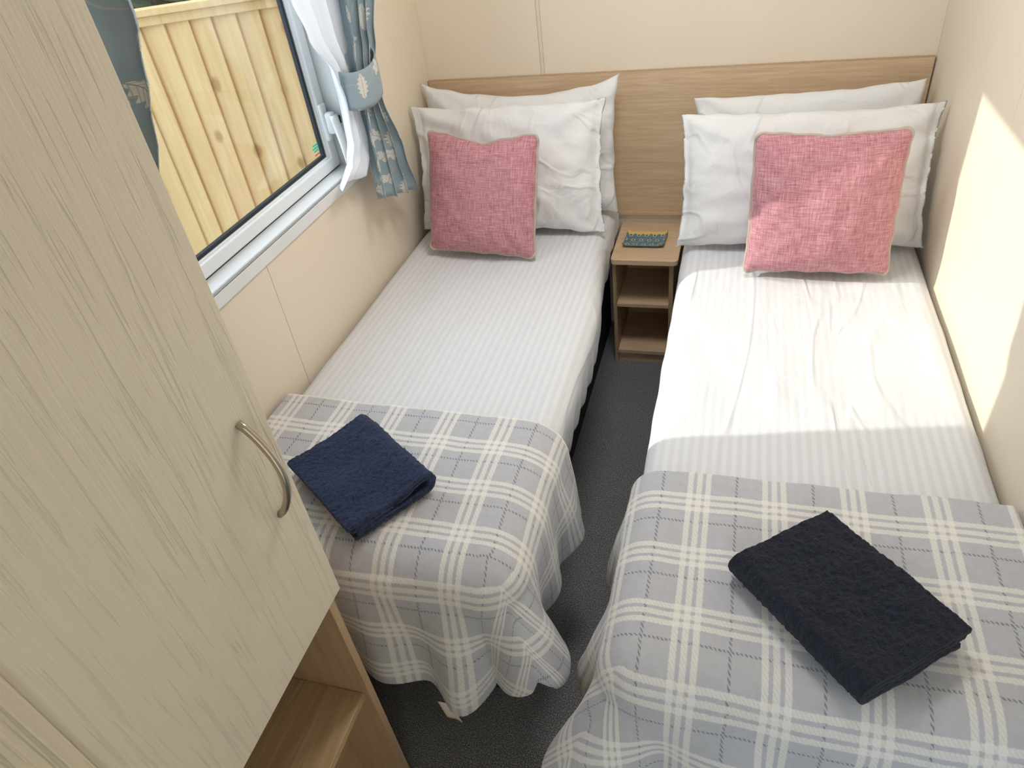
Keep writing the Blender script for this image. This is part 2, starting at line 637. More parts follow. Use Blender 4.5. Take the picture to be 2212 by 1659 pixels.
# front wall behind the viewer with an unseen doorway added to let fill daylight in
DX0, DX1, DZ1 = 1.14, 1.62, 2.02
bm = bmesh.new()
for d in ((-0.08, DX0, 0, H), (DX1, W + 0.08, 0, H), (DX0, DX1, DZ1, H)):
    box(bm, d[0], d[1], YF - 0.08, YF, d[2], d[3])
wf = add_obj('wall_front', bm, M['wall'])
struct(wf, 'cream wall behind the viewer')
d1 = boxo('door_1', (DX1 - 0.005, DX1 + 0.030, YF - 0.085 - 0.80, YF - 0.085, 0.0, 2.0), M['door'], bev=0.002)
struct(d1, 'unseen cream woodgrain door behind the viewer, stood open to admit fill daylight')

# ------------------------------------------------------------------ window
win = bpy.data.objects.new('window_1', None)
COL.objects.link(win)
win.location = (0, -1.3, WZ0)
struct(win, 'white framed window onto the pine fence')


def ring(name, y0, y1, z0, z1, w, x0, x1, mat, parent, bev=0.003, wb_=None):
    """a mitred rectangular frame in the wall plane"""
    bm = bmesh.new()
    wbm = wb_ if wb_ is not None else w
    o = [(y0, z0), (y1, z0), (y1, z1), (y0, z1)]
    i = [(y0 + w, z0 + wbm), (y1 - w, z0 + wbm), (y1 - w, z1 - w), (y0 + w, z1 - w)]
    V = {}
    for tagk, pts in (('o', o), ('i', i)):
        for e, xx in ((0, x0), (1, x1)):
            for q, p in enumerate(pts):
                V[tagk, e, q] = bm.verts.new((xx, p[0], p[1]))
    for q in range(4):
        r = (q + 1) % 4
        bm.faces.new((V['o', 0, q], V['o', 0, r], V['i', 0, r], V['i', 0, q]))
        bm.faces.new((V['o', 1, q], V['o', 1, r], V['i', 1, r], V['i', 1, q]))
        bm.faces.new((V['o', 0, q], V['o', 0, r], V['o', 1, r], V['o', 1, q]))
        bm.faces.new((V['i', 0, q], V['i', 0, r], V['i', 1, r], V['i', 1, q]))
    bmesh.ops.recalc_face_normals(bm, faces=bm.faces)
    if bev:
        bmesh.ops.bevel(bm, geom=list(bm.edges), offset=bev, segments=2, profile=0.5, affect='EDGES')
    return add_obj(name, bm, mat, parent)


NY, TZW = -1.710, 2.115
ring('wall_flange', NY - 0.022, -0.668, 0.968, TZW + 0.026, 0.036, -0.004, 0.008, M['upvc'], win)
ring('outer_frame', NY, -0.690, 1.000, TZW, 0.013, -0.088, 0.003, M['upvc'], win, bev=0.002)
ring('frame_groove', NY + 0.013, -0.703, 1.013, TZW - 0.013, 0.006, -0.080, -0.052, M['gasket'], win, bev=0)
ring('sash', NY + 0.018, -0.708, 1.018, TZW - 0.018, 0.040, -0.084, -0.046, M['upvc'], win, bev=0.004, wb_=0.036)
ring('glazing_bead', NY + 0.055, -0.745, 1.051, TZW - 0.055, 0.008, -0.076, -0.056, M['upvc'], win, bev=0.002)
ring('gasket', NY + 0.061, -0.751, 1.057, TZW - 0.061, 0.011, -0.076, -0.062, M['gasket'], win, bev=0.002)
boxo('pane', (-0.0755, -0.0715, NY + 0.069, -0.759, 1.065, TZW - 0.069), M['glass'], win, bev=0)
boxo('sill_rail', (0.0015, 0.0095, NY - 0.02, -0.672, 1.0066, 1.0080), M['grey_line'], win, bev=0.0005)

# lever handle on the sash stile
bm = bmesh.new()
box(bm, -0.047, -0.034, -0.754, -0.722, 1.105, 1.215, bev=0.006, seg=3)
hplate = add_obj('handle', bm, M['upvc'], win, smooth=True)
tag(hplate, 'white plastic lever handle of the window')
bm = bmesh.new()
box(bm, -0.036, -0.006, -0.751, -0.724, 1.125, 1.190, bev=0.009, seg=3)
bmx = []
for i in range(13):
    t = i / 12
    bmx.append((-0.010 + 0.014 * math.sin(t * PI * 0.55), -0.738 - 0.004 * t, 1.180 - 0.150 * t))
tube(bm, bmx, [0.0145 - 0.006 * (i / 12) for i in range(13)], 10)
add_obj('lever', bm, M['upvc'], hplate, smooth=True)
boxo('button', (-0.012, 0.0065, -0.733, -0.7205, 1.152, 1.176), M['black'], hplate, bev=0.004, seg=3)

# maker's sticker in the corner of the pane: small green and red print
rnd = random.Random(3)
bm = bmesh.new()
for row, (zz, yy0, yy1) in enumerate(((1.103, -0.797, -0.765), (1.095, -0.802, -0.769), (1.087, -0.795, -0.771))):
    y = yy0
    while y < yy1:
        w_ = 0.003 + rnd.random() * 0.003
        box(bm, -0.0713, -0.0707, y, y + w_, zz, zz + 0.0048 + rnd.random() * 0.0012)
        y += w_ + 0.0012
st = add_obj('sticker', bm, M['green_ink'], win)
tag(st, 'green and red printed sticker in the corner of the pane')
bm = bmesh.new()
y = -0.797
while y < -0.770:
    box(bm, -0.0713, -0.0707, y, y + 0.0035, 1.076, 1.0805)
    y += 0.0046
add_obj('red_print', bm, M['red_ink'], st)

# ------------------------------------------------------------------ outdoors
def leafy(center, size, n, seed, ok):
    rr = random.Random(seed)
    bm = bmesh.new()
    for i in range(n):
        p = Vector((rr.gauss(0, 0.33), rr.gauss(0, 0.33), rr.gauss(0, 0.33)))
        if p.length > 1:
            p.normalize()
        p = Vector((p.x * size[0], p.y * size[1], p.z * size[2])) + Vector(center)
        d = Vector((rr.uniform(-1, 1), rr.uniform(-1, 1), rr.uniform(-1, 1))).normalized()
        if not ok(p):
            continue
        e = d.cross(Vector((rr.uniform(-1, 1), rr.uniform(-1, 1), rr.uniform(-1, 1)))).normalized()
        L, B = rr.uniform(0.04, 0.09), rr.uniform(0.02, 0.04)
        q = d.cross(e) * 0.006
        vs = [bm.verts.new(x) for x in (p - d * L, p + e * B + q, p + d * L, p - e * B + q)]
        bm.faces.new((vs[0], vs[1], vs[2]))
        bm.faces.new((vs[0], vs[2], vs[3]))
    return bm


k = NT('dark_leaf_green')
lv = k.noise(k.coord(), 30, 2)
M['leaf'] = k.set(k.mix(lv, (0.015, 0.035, 0.012), (0.07, 0.12, 0.04)), 0.5)
k = NT('gravel_ground')
gn = k.noise(k.coord(), 60, 4, 0.7)
M['ground'] = k.set(k.ramp(gn, [(0.3, (0.16, 0.14, 0.11)), (0.7, (0.42, 0.39, 0.33))]), 0.9, k.bump(gn, 0.6, 0.02))
g = boxo('ground', (-9, -0.1, -9, 9, -0.75, -0.6), M['ground'], bev=0)
struct(g, 'gravel ground outside the window')

FD = Vector((0.93, 0.367, 0)).normalized()     # direction of the fence run
FN = Vector((FD.y, -FD.x, 0))                  # towards the viewer
FA = Vector((-1.10, -0.116, 0))
FTOP = 1.395
fence = thing('board_fence', 'pale pine featheredge board fence seen through the window', 'fence', (FA.x, FA.y, -0.6))
FB = Matrix(((FD.x, FN.x, 0, FA.x), (FD.y, FN.y, 0, FA.y), (0, 0, 1, 0), (0, 0, 0, 1)))
rb = random.Random(11)
for i in range(-12, 11):
    u0 = i * 0.093 - 0.02
    bm = bmesh.new()
    # featheredge section: thin on one side, lapping over the thin edge of the next board
    th = 0.022 + rb.uniform(-0.002, 0.002)
    prism(bm, [(u0 - 0.012, 0.0), (u0 + 0.0925, 0.0), (u0 + 0.0925, th), (u0 + 0.0895, th + 0.001), (u0 - 0.012, 0.0065)], 'z', -0.6, FTOP + rb.uniform(-0.002, 0.0))
    for v in bm.verts:
        v.co.x += rb.uniform(-0.0015, 0.0015) + 0.004 * math.sin(i * 2.3) * (v.co.z > 0)
    bm.transform(FB)
    add_obj('board', bm, M['pine'], fence)
bm = bmesh.new()
box(bm, -1.25, 1.05, -0.012, 0.050, FTOP, FTOP + 0.026, bev=0.003)
bm.transform(FB)
add_obj('cap_rail', bm, M['pine'], fence)
bm = bmesh.new()
box(bm, -1.25, 1.05, 0.006, 0.034, FTOP - 0.035, FTOP - 0.0005, bev=0.003)
bm.transform(FB)
add_obj('top_rail', bm, M['pine'], fence)
for uu in (-1.2, 0.1):
    bm = bmesh.new()
    box(bm, uu, uu + 0.09, -0.10, -0.001, -0.6, FTOP - 0.05, bev=0.004)
    bm.transform(FB)
    add_obj('post', bm, M['pine'], fence)
hc = FB @ Vector((-0.5, -0.75, 1.0))
hg = thing('hedge', 'dark green leafy hedge behind the top of the fence', 'hedge', (hc.x, hc.y, -0.6))
add_obj('foliage', leafy((hc.x, hc.y, 1.1), (2.2, 0.7, 2.1), 14000, 5, lambda p: (p - FA).dot(FN) < -0.2), M['leaf'], hg, recalc=False)['kind'] = 'stuff'
bm = bmesh.new()
for q in (-0.6, 0.0, 0.6):
    tube(bm, [(hc.x + q, hc.y, -0.6), (hc.x + q + 0.03, hc.y + 0.02, 0.2), (hc.x + q, hc.y, 1.0)], [0.03, 0.024, 0.01], 6)
add_obj('stem', bm, plain('bark', (0.10, 0.07, 0.04), 0.9), hg)

# ------------------------------------------------------------------ headboard
bm = bmesh.new()
box(bm, 0.003, 1.744, -0.018, -0.0015, 0.5247, 1.0718, bev=0.0015)
hb = add_obj('headboard', bm, M['oak'])
tag(hb, 'wide oak woodgrain headboard panel across the back wall', 'headboard')
boxo('edge_strip', (0.003, 1.744, -0.0185, -0.0012, 1.0716, 1.0728), M['oak_z'], hb, bev=0.0003)

# ------------------------------------------------------------------ draped cloth
def drape(x0, x1, y0, y1, zt, r, flare, fold, cmix, side, tuck=0.0, rough=0.0, seed=0.0, dropf=None, taper=None):
    """maps a flat cloth point (u,v) onto a box-shaped bed top; side=+1: free side is x1, -1: x0"""
    ix0, ix1, iy0, iy1 = x0 + r, x1 - r, y0 + r, y1 - r

    def f(u, v):
        qx = min(max(u, ix0), ix1)
        qy = min(max(v, iy0), iy1)
        dx, dy = u - qx, v - qy
        o = math.hypot(dx, dy)
        z = zt
        if o < 1e-9:
            p = Vector((u, v, z))
        else:
            ux, uy = dx / o, dy / o
            oe = (1 - cmix) * max(abs(dx), abs(dy)) + cmix * o
            a = min(oe / r, PI / 2)
            hor = r * math.sin(a)
            drop = r * (1 - math.cos(a))
            rest = oe - a * r
            if rest > 0:
                ph = math.atan2(abs(dy), abs(dx))
                free = (ix1 - qx) if side > 0 else (qx - ix0)
                pp = -qy + free + ph * 0.10
                hor += rest * flare - tuck * rest * rest + (fold(pp, rest) if fold else 0.0)
                drop += rest * math.sqrt(max(0.05, 1 - flare * flare)) * (dropf(pp) if dropf else 1.0)
            p = Vector((qx + ux * hor, qy + uy * hor, zt - drop))
        if rough:
            w = noise.noise(Vector((u * 7 + seed, v * 4.0, 0.3))) + 0.5 * noise.noise(Vector((u * 17 + seed, v * 11, 2.3)))
            p.z += rough * w
            if o > r:
                p.x += rough * 0.8 * noise.noise(Vector((u * 9, v * 9 + seed, 7.1)))
                p.y += rough * 0.8 * noise.noise(Vector((u * 9, v * 9 + seed, 3.7)))
        if taper:
            p.x *= taper(p.y)
        return p
    return f


def left_taper(y):
    # the left bed stands a little narrower beside the bedside table
    return lerp_table([(-0.92, 1.024), (-0.36, 0.955), (0.0, 0.952)], y)[0]


def bed(x0, x1, yfoot, free_side, label, seed, taper=None):
    b = thing('single_bed', label, 'bed', ((x0 + x1) / 2, yfoot / 2, 0), 'twin single beds')
    ins = 0.09
    bx0, bx1 = (x0 + 0.005, x1 - ins) if free_side > 0 else (x0 + ins, x1 - 0.005)
    boxo('base', (bx0, bx1, yfoot + 0.10, -0.025, 0.0, 0.40), M['dark_base'], b, bev=0.004)
    boxo('mattress', (x0 + 0.02, x1 - (0.065 if taper else 0.02), yfoot + 0.02, -0.04, 0.402, 0.585), M['pillow'], b, bev=0.035, seg=4)
    zt = 0.605
    yh = -0.024
    r = 0.055
    L = 0.205 - r + r * PI / 2
    fn = drape(x0, x1, yfoot, yh, zt, r, -0.02, lambda p, t: 0.004 * math.sin(p * 60 + seed) * min(1, t / 0.1), 0.0, free_side, 0.6, 0.0035, seed, taper=taper)
    ua, ub, va, vb = x0 + r - L, x1 - r + L, yfoot + r - L, yh - r + L
    grid_mesh('fitted_sheet', lambda s, t: fn(ua + (ub - ua) * s, va + (vb - va) * t), 90, 180, M['sheet'], b, solid=0.0025, offset=-1)
    return b


LX1 = 0.772
RX0, RX1 = 1.008, 1.744
bed(0.006, LX1, -1.885, 1, 'single bed under the window with white striped sheet, left of bedside table', 1.3, left_taper)
bed(RX0, RX1, -2.035, -1, 'single bed along the sunlit right wall with white striped sheet', 5.1)


# ------------------------------------------------------------------ plaid blankets
def gauss_folds(lst, pw=1.0):
    def f(p, rest):
        a = min(1.0, rest / 0.22) ** pw
        return a * sum(amp * math.exp(-((p - c) / w) ** 2) for c, w, amp in lst)
    return f


# free side right, corner at p = 1.84 .. 2.0, then the foot end
r = 0.085
lf = gauss_folds([(1.40, 0.05, -0.004), (1.50, 0.055, 0.026), (1.60, 0.035, -0.016), (1.68, 0.05, 0.004), (1.755, 0.04, -0.026),
                  (1.875, 0.060, 0.100), (1.950, 0.030, -0.040), (2.03, 0.05, 0.045), (2.12, 0.045, -0.018),
                  (2.22, 0.05, 0.022), (2.32, 0.06, -0.012)], 1.15)


def ldrop(p):
    return 1.0 - 0.26 * math.exp(-((p - 1.885) / 0.075) ** 2) + 0.20 * math.exp(-((p - 2.05) / 0.09) ** 2) - 0.06 * math.exp(-((p - 2.30) / 0.1) ** 2)


fnl = drape(-0.2, LX1 + 0.012, -1.885 - 0.012, 0.5, 0.6165, r, 0.08, lf, 0.0, 1, 0.0, 0.006, 2.2, ldrop, left_taper)
cua, cub = 0.012, LX1 + 0.012 - r + r * PI / 2 + 0.225
cva, cvb = -1.897 + r - r * PI / 2 - 0.290, -1.385


def round_corner(s, t, left):
    # the cloth has rounded corners at the foot hem
    c = 0.24
    q = (1 - s) if left else s
    aa, bb = (q - (1 - c)) / c, (c - t) / c
    if aa > 0 and bb > 0:
        a2, b2 = aa * math.sqrt(1 - bb * bb / 2), bb * math.sqrt(1 - aa * aa / 2)
        q = 1 - c + c * a2
        t = c - c * b2
        s = (1 - q) if left else q
    return s, t


def luv(s, t):
    s, t = round_corner(s, t, False)
    return (cua + (cub - cua) * s, cva + (cvb - cva) * t)


def ruv(s, t):
    s, t = round_corner(s, t, True)
    return (dua + (dub - dua) * s, dva + (dvb - dva) * t)


def lblank(s, t):
    s, t = round_corner(s, t, False)
    u = cua + (cub - cua) * s
    v = cva + (cvb - cva) * t
    # hem line slightly skewed as in a hand-laid throw
    v -= 0.028 * s * (1 - 0.0 * t) * t + 0.012 * (1 - t) * math.sin(s * 7)
    u += 0.012 * math.sin(t * 6.0) * s * s
    p = fnl(u, v)
    return p


bl = grid_mesh('plaid_blanket', lblank, 130, 130, M['plaid_l'], None,
               luv, solid=0.011, offset=1, subd=1)
tag(bl, 'grey and cream plaid fleece blanket hanging over foot of the left bed', 'blanket', 'plaid fleece blankets')

rf = gauss_folds([(1.58, 0.05, 0.030), (1.66, 0.04, -0.012), (1.75, 0.06, 0.006), (1.86, 0.05, 0.050), (1.955, 0.03, -0.03),
                  (2.05, 0.06, 0.13), (2.17, 0.04, -0.03), (2.30, 0.06, 0.035), (2.42, 0.06, -0.01), (2.55, 0.07, 0.02)], 1.0)
r = 0.075
fnr = drape(RX0 - 0.012, 2.2, -2.035 - 0.010, 0.5, 0.6165, r, 0.11, rf, 0.2, -1, 0.0, 0.005, 8.4)
dua, dub = RX0 - 0.012 + r - r * PI / 2 - 0.27, 1.742
dva, dvb = -2.045 + r - r * PI / 2 - 0.33, -1.535


def rblank(s, t):
    s, t = round_corner(s, t, True)
    u = dua + (dub - dua) * s
    v = dva + (dvb - dva) * t
    v += 0.012 * math.sin(s * 5 + 1) * (1 - t) + 0.010 * s * t
    return fnr(u, v)


br = grid_mesh('plaid_blanket', rblank, 130, 120, M['plaid_r'], None,
               ruv, solid=0.011, offset=1, subd=1)
tag(br, 'grey and cream plaid fleece blanket over foot of the right bed, nearest the viewer', 'blanket', 'plaid fleece blankets')

# care label sewn to the foot hem of the left blanket
k = NT('white_care_label')
cu_ = k.coord('UV')
_, lvv, _ = k.sep(cu_)
ln = k.smooth(k.math('SINE', k.math('MULTIPLY', lvv, 60)), 0.1, 0.5)
wr_ = k.smooth(k.noise(k.mapping(cu_, (40, 8, 1)), 1.0, 1), 0.45, 0.5)
M['label'] = k.set(k.mix(k.math('MULTIPLY', k.math('MULTIPLY', ln, wr_), 0.6), (0.80, 0.72, 0.62), (0.45, 0.33, 0.25)), 0.7)
hp = lblank((0.597 - cua) / (cub - cua), 0.0)
lab = grid_mesh('care_label', lambda s, t: hp + Vector((-0.020 + 0.036 * s + 0.018 * t, -0.016 - 0.008 * t + 0.003 * math.sin(s * 3), 0.010 - 0.052 * t - 0.012 * s)),
                6, 6, M['label'], bl, solid=0.0006)
tag(lab, 'small cream care label sewn on the hem')


# ------------------------------------------------------------------ pillows and cushions
def pillow_mesh(w, h, t, pinch, nexp, wr, seed, flap=(0, 0), droop=0.0, N=56, ear=0.0):
    """local x = width, y = height (0 at bottom), z = front"""
    def height(a, b):
        a2 = a
        if a > 0 and flap[1]:
            a2 = min(1.0, a / (1 - flap[1]))
        if a < 0 and flap[0]:
            a2 = max(-1.0, a / (1 - flap[0]))
        e = max(0.0, (1 - abs(a2) ** nexp) * (1 - abs(b) ** nexp))
        return e ** 0.46

    def P(a, b, s):
        if ear < 0:
            c_ = 0.13
            aa, bb = (abs(a) - (1 - c_)) / c_, (abs(b) - (1 - c_)) / c_
            if aa > 0 and bb > 0:
                a2_, b2_ = aa * math.sqrt(1 - bb * bb / 2), bb * math.sqrt(1 - aa * aa / 2)
                a = math.copysign(1 - c_ + c_ * a2_, a)
                b = math.copysign(1 - c_ + c_ * b2_, b)
        return P0(a, b, s)

    def P0(a, b, s):
        pe = 6 if ear < 0 else 2
        x = w / 2 * a * (1 - pinch * (1 - abs(b) ** pe) * abs(a) ** 3)
        y = h / 2 * b * (1 - pinch * (1 - abs(a) ** pe) * abs(b) ** 3)
        if ear:
            c = (abs(a) * abs(b)) ** 6 * (ear > 0)
            x += math.copysign(ear * c, a)
            y += math.copysign(ear * c, b)
        e = height(a, b)
        z = s * t / 2 * e
        ed = max(abs(a), abs(b))
        n1 = noise.noise(Vector((a * 2.3 + seed, b * 2.0, s * 0.8 + seed)))
        n2 = noise.noise(Vector((a * 5.1 + seed * 2, b * 4.6, s)))
        # creases running from the corners
        r_ = math.atan2(abs(b), abs(a) + 1e-6)
        cr2 = math.sin(r_ * 14 + seed + 2.5 * n1) * (abs(a * b)) ** 1.2 * (1 - ed ** 8)
        z += s * wr * (0.7 * n1 + 0.45 * n2) * min(1, e * 1.6) + wr * 0.8 * cr2
        x += 0.4 * wr * noise.noise(Vector((b * 5 + seed, 3.3, a * 2))) * ed ** 4
        y += 0.5 * wr * noise.noise(Vector((a * 5 + seed, 9.3, b * 2))) * ed ** 4
        z += 1.1 * wr * noise.noise(Vector((a * 4.0 + seed, b * 4.0, 5.5))) * ed ** 6
        y -= droop * (1 - abs(a)) ** (1.3 if ear < 0 else 0.0001) * (1 - a * a) * (b > 0) * b
        return Vector((x, y + h / 2, z))

    bm = bmesh.new()
    V = {}

    def par(i):
        q = i / N * 2 - 1
        return math.sin(q * PI / 2) * 0.55 + q * 0.45
    for s in (1, -1):
        for i in range(N + 1):
            for j in range(N + 1):
                edge = i in (0, N) or j in (0, N)
                if s < 0 and edge:
                    V[s, i, j] = V[1, i, j]
                else:
                    p = P(par(i), par(j), s)
                    V[s, i, j] = bm.verts.new(p)
    for s in (1, -1):
        for i in range(N):
            for j in range(N):
                q = [V[s, i, j], V[s, i + 1, j], V[s, i + 1, j + 1], V[s, i, j + 1]]
                bm.faces.new(q if s > 0 else q[::-1])
    loop = [V[1, i, 0].co.copy() for i in range(N)] + [V[1, N, j].co.copy() for j in range(N)] + \
           [V[1, i, N].co.copy() for i in range(N, 0, -1)] + [V[1, 0, j].co.copy() for j in range(N, 0, -1)]
    return bm, loop


def place(bl_, br_, tl_, tr_):
    """frame from four corner points: bottom-left, bottom-right, top-left, top-right"""
    bl_, br_, tl_, tr_ = map(Vector, (bl_, br_, tl_, tr_))
    o = (bl_ + br_) / 2
    ex = ((br_ - bl_) + (tr_ - tl_)).normalized()
    ey = ((tl_ + tr_) / 2 - o)
    h = ey.length
    ey.normalize()
    ey = (ey - ex * ey.dot(ex)).normalized()
    ez = ex.cross(ey)
    mm = Matrix((ex, ey, ez)).transposed().to_4x4()
    mm.translation = o
    w = ((br_ - bl_).length + (tr_ - tl_).length) / 2
    return mm, w, h


def make_pillow(corners, label, t, seed, pinch=0.035, wr=0.012, flap=(0, 0), droop=0.0, ear=0.0):
    mm, w, h = place(*corners)
    bm, _ = pillow_mesh(w, h, t, pinch, 2.6, wr, seed, flap, droop, ear=ear)
    o = add_obj('pillow', bm, M['pillow'], None, smooth=True, recalc=False)
    o.matrix_world = mm
    tag(o, label, 'pillow', 'white pillows')
    # hem seam of the pillowcase opening
    return o


make_pillow(((0.03, -0.175, 0.623), (0.735, -0.185, 0.623), (0.030, -0.105, 1.075), (0.775, -0.105, 1.075)),
            'white pillow against the headboard on the left bed, behind the other one', 0.135, 3.1, pinch=0.03, droop=0.035, ear=0.012, wr=0.014)
make_pillow(((0.022, -0.345, 0.623), (0.728, -0.365, 0.623), (0.050, -0.245, 1.038), (0.740, -0.255, 1.052)),
            'white pillow on the left bed directly behind the pink cushion', 0.140, 7.7, pinch=0.025, flap=(0.10, 0.07), ear=0.010, wr=0.016)
make_pillow(((1.045, -0.185, 0.623), (1.715, -0.175, 0.623), (1.024, -0.140, 0.990), (1.724, -0.130, 1.045)),
            'white pillow against the headboard on the right bed, behind the other one', 0.125, 12.4, pinch=0.02, ear=0.008)
make_pillow(((0.998, -0.455, 0.623), (1.732, -0.435, 0.623), (0.994, -0.330, 1.012), (1.733, -0.320, 1.022)),
            'white pillow on the right bed directly behind the pink cushion', 0.145, 21.9, pinch=0.025, flap=(0.05, 0.06), wr=0.013, ear=0.008)


def make_cushion(corners, label, seed, droop=0.012, thick=0.135):
    mm, w, h = place(*corners)
    c = thing('cushion', label, 'cushion', mm.translation, 'pink scatter cushions')
    bm, loop = pillow_mesh(w - 0.006, h - 0.006, thick, 0.045, 2.2, 0.009, seed, droop=droop, N=56, ear=-0.012)
    o = add_obj('cover', bm, M['pink'], None, smooth=True, recalc=False)
    o.matrix_world = mm
    bm = bmesh.new()
    tube(bm, loop[::2], 0.0048, 8, closed=True)
    p = add_obj('piping', bm, M['piping'], None, smooth=True)
    p.matrix_world = mm
    for q in (o, p):
        q.parent = c
        q.matrix_parent_inverse = Matrix.Translation(-c.location)
    return c


make_cushion(((0.115, -0.540, 0.622), (0.530, -0.568, 0.622), (0.160, -0.415, 1.032), (0.560, -0.430, 1.002)),
             'square dusty pink cushion on the left bed, in shade', 4.4, droop=0.03)
make_cushion(((1.200, -0.622, 0.622), (1.628, -0.622, 0.622), (1.212, -0.556, 1.044), (1.620, -0.552, 1.047)),
             'square pale pink cushion on the right bed, half in sunlight', 9.2, thick=0.165)


# ------------------------------------------------------------------ towels
def towel(o_, d_, p_, label, mat, nlay, gap, seed, thk=0.012, lift=0.0):
    """o_: base corner (fold edge start), d_: end of the fold edge, p_: end of the profile side (all on the blanket)"""
    o_, d_, p_ = map(Vector, (o_, d_, p_))
    ed = d_ - o_
    ep = p_ - o_
    L = ep.length
    ep.normalize()
    up = Vector((0, 0, 1))
    # nested C folds in the (s, h) plane, s along ep from the fold
    bm = bmesh.new()
    Hh = nlay * thk + (nlay - 1) * 0.001 + gap
    NE = 130
    layers = []
    R_out = Hh / 2
    for c in range(nlay // 2):
        ro = R_out - c * (thk + 0.0006)
        ri = ro - thk
        ctr_h = R_out
        s0 = R_out
        endo = L - 0.008 * c - 0.004
        path_o, path_i = [], []
        nS, nA = 64, 12
        for i in range(nS + 1):
            s = endo + (s0 - endo) * i / nS
            path_o.append((s, ctr_h + ro))
            path_i.append((s, ctr_h + ri))
        for i in range(1, nA):
            a = PI / 2 + PI * i / nA
            path_o.append((s0 + ro * math.cos(a) * 1.0, ctr_h + ro * math.sin(a)))
            path_i.append((s0 + ri * math.cos(a) * 1.0, ctr_h + ri * math.sin(a)))
        e2 = endo - 0.010
        for i in range(nS + 1):
            s = s0 + (e2 - s0) * i / nS
            path_o.append((s, ctr_h - ro))
            path_i.append((s, ctr_h - ri))
        layers.append((path_o, path_i))

    def sag(s, h, e):
        # loose gap closes away from the fold
        k_ = smoothstep(0.02, L * 0.55, s)
        hh = h
        if gap > 0 and h > Hh / 2:
            hh = h - gap * k_
        return hh

    for path_o, path_i in layers:
        ring_ = path_o + path_i[::-1]
        n = len(ring_)
        cols = []
        for j in range(NE + 1):
            e = j / NE
            row = []
            for q, (s, h) in enumerate(ring_):
                hh = sag(s, h, e)
                p = o_ + ed * e + ep * s + up * hh
                rel = hh / Hh
                nz = noise.noise(Vector((s * 9 + seed, e * 3.2, 0.5)))
                p.z += (0.007 * nz + 0.003 * noise.noise(Vector((s * 25 + seed, e * 9, 4.5))) + lift * (1 - e) * (s / L) * 0) * min(1, rel * 1.5)
                ft = 0.0024 * noise.noise(p * 95) + 0.0022 * noise.noise(p * 210)
                outer = q < len(path_o)
                nrm = Vector((0, 0, 1 if h > Hh / 2 else -1))
                if s < R_out:
                    nrm = (ep * (s - R_out) + up * (h - R_out))
                    if nrm.length > 1e-6:
                        nrm.normalize()
                p += nrm * ft * (1 if outer else -1)
                p += ed.normalized() * (0.004 * noise.noise(Vector((s * 14, seed, h * 40))) if j in (0, NE) else 0)
                row.append(bm.verts.new(p))
            cols.append(row)
        for j in range(NE):
            for q in range(n):
                w_ = (q + 1) % n
                bm.faces.new((cols[j][q], cols[j][w_], cols[j + 1][w_], cols[j + 1][q]))
        m_ = len(path_o)
        for row in (cols[0], cols[-1]):
            for q in range(m_ - 1):
                bm.faces.new((row[q], row[q + 1], row[n - 2 - q], row[n - 1 - q]))
    ob = add_obj('folded_towel', bm, mat, None, smooth=True)
    tag(ob, label, 'towel', 'folded navy towels')
    return ob


TZ = 0.637
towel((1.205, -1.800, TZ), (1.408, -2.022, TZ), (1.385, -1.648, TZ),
      'folded navy terry towel in a painted shaded tone on the right blanket', M['towel_b'], 4, 0.0, 2.0, thk=0.0118)
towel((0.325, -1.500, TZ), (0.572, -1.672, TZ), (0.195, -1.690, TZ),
      'folded navy terry towel in a painted lit tone on the left blanket, partly behind the wardrobe', M['towel_a'], 4, 0.018, 6.0, thk=0.0095)

# ------------------------------------------------------------------ bedside table
NZ = 0.4916
bt = thing('bedside_table', 'narrow open oak bedside table between the two beds', 'bedside table', (0.86, -0.16, 0))
bm = bmesh.new()
pts = [(0.741, -0.008), (0.741, -0.316)]
for i in range(7):
    a = PI + PI / 2 * i / 6
    pts.append((0.759 + 0.018 * math.cos(a), -0.316 + 0.018 * math.sin(a)))
for i in range(7):
    a = -PI / 2 + PI / 2 * i / 6
    pts.append((0.970 + 0.018 * math.cos(a), -0.316 + 0.018 * math.sin(a)))
pts += [(0.988, -0.008)]
prism(bm, pts, 'z', NZ - 0.018, NZ)
add_obj('top', bm, M['oak_light'], bt)
FY = -0.308
boxo('side_panel', (0.743, 0.757, FY, -0.010, 0.0, NZ - 0.018), M['oak_z'], bt)
boxo('side_panel', (0.955, 0.972, FY, -0.010, 0.0, NZ - 0.018), M['oak_z'], bt)
boxo('shelf', (0.757, 0.955, FY + 0.004, -0.016, 0.270, 0.286), M['oak_light'], bt)
boxo('bottom_shelf', (0.757, 0.955, FY + 0.002, -0.016, 0.048, 0.065), M['oak_light'], bt)
boxo('plinth', (0.757, 0.955, FY + 0.014, FY + 0.030, 0.0, 0.048), M['oak_light'], bt)
boxo('back_panel', (0.757, 0.955, -0.016, -0.011, 0.0, NZ - 0.018), M['oak_light'], bt)

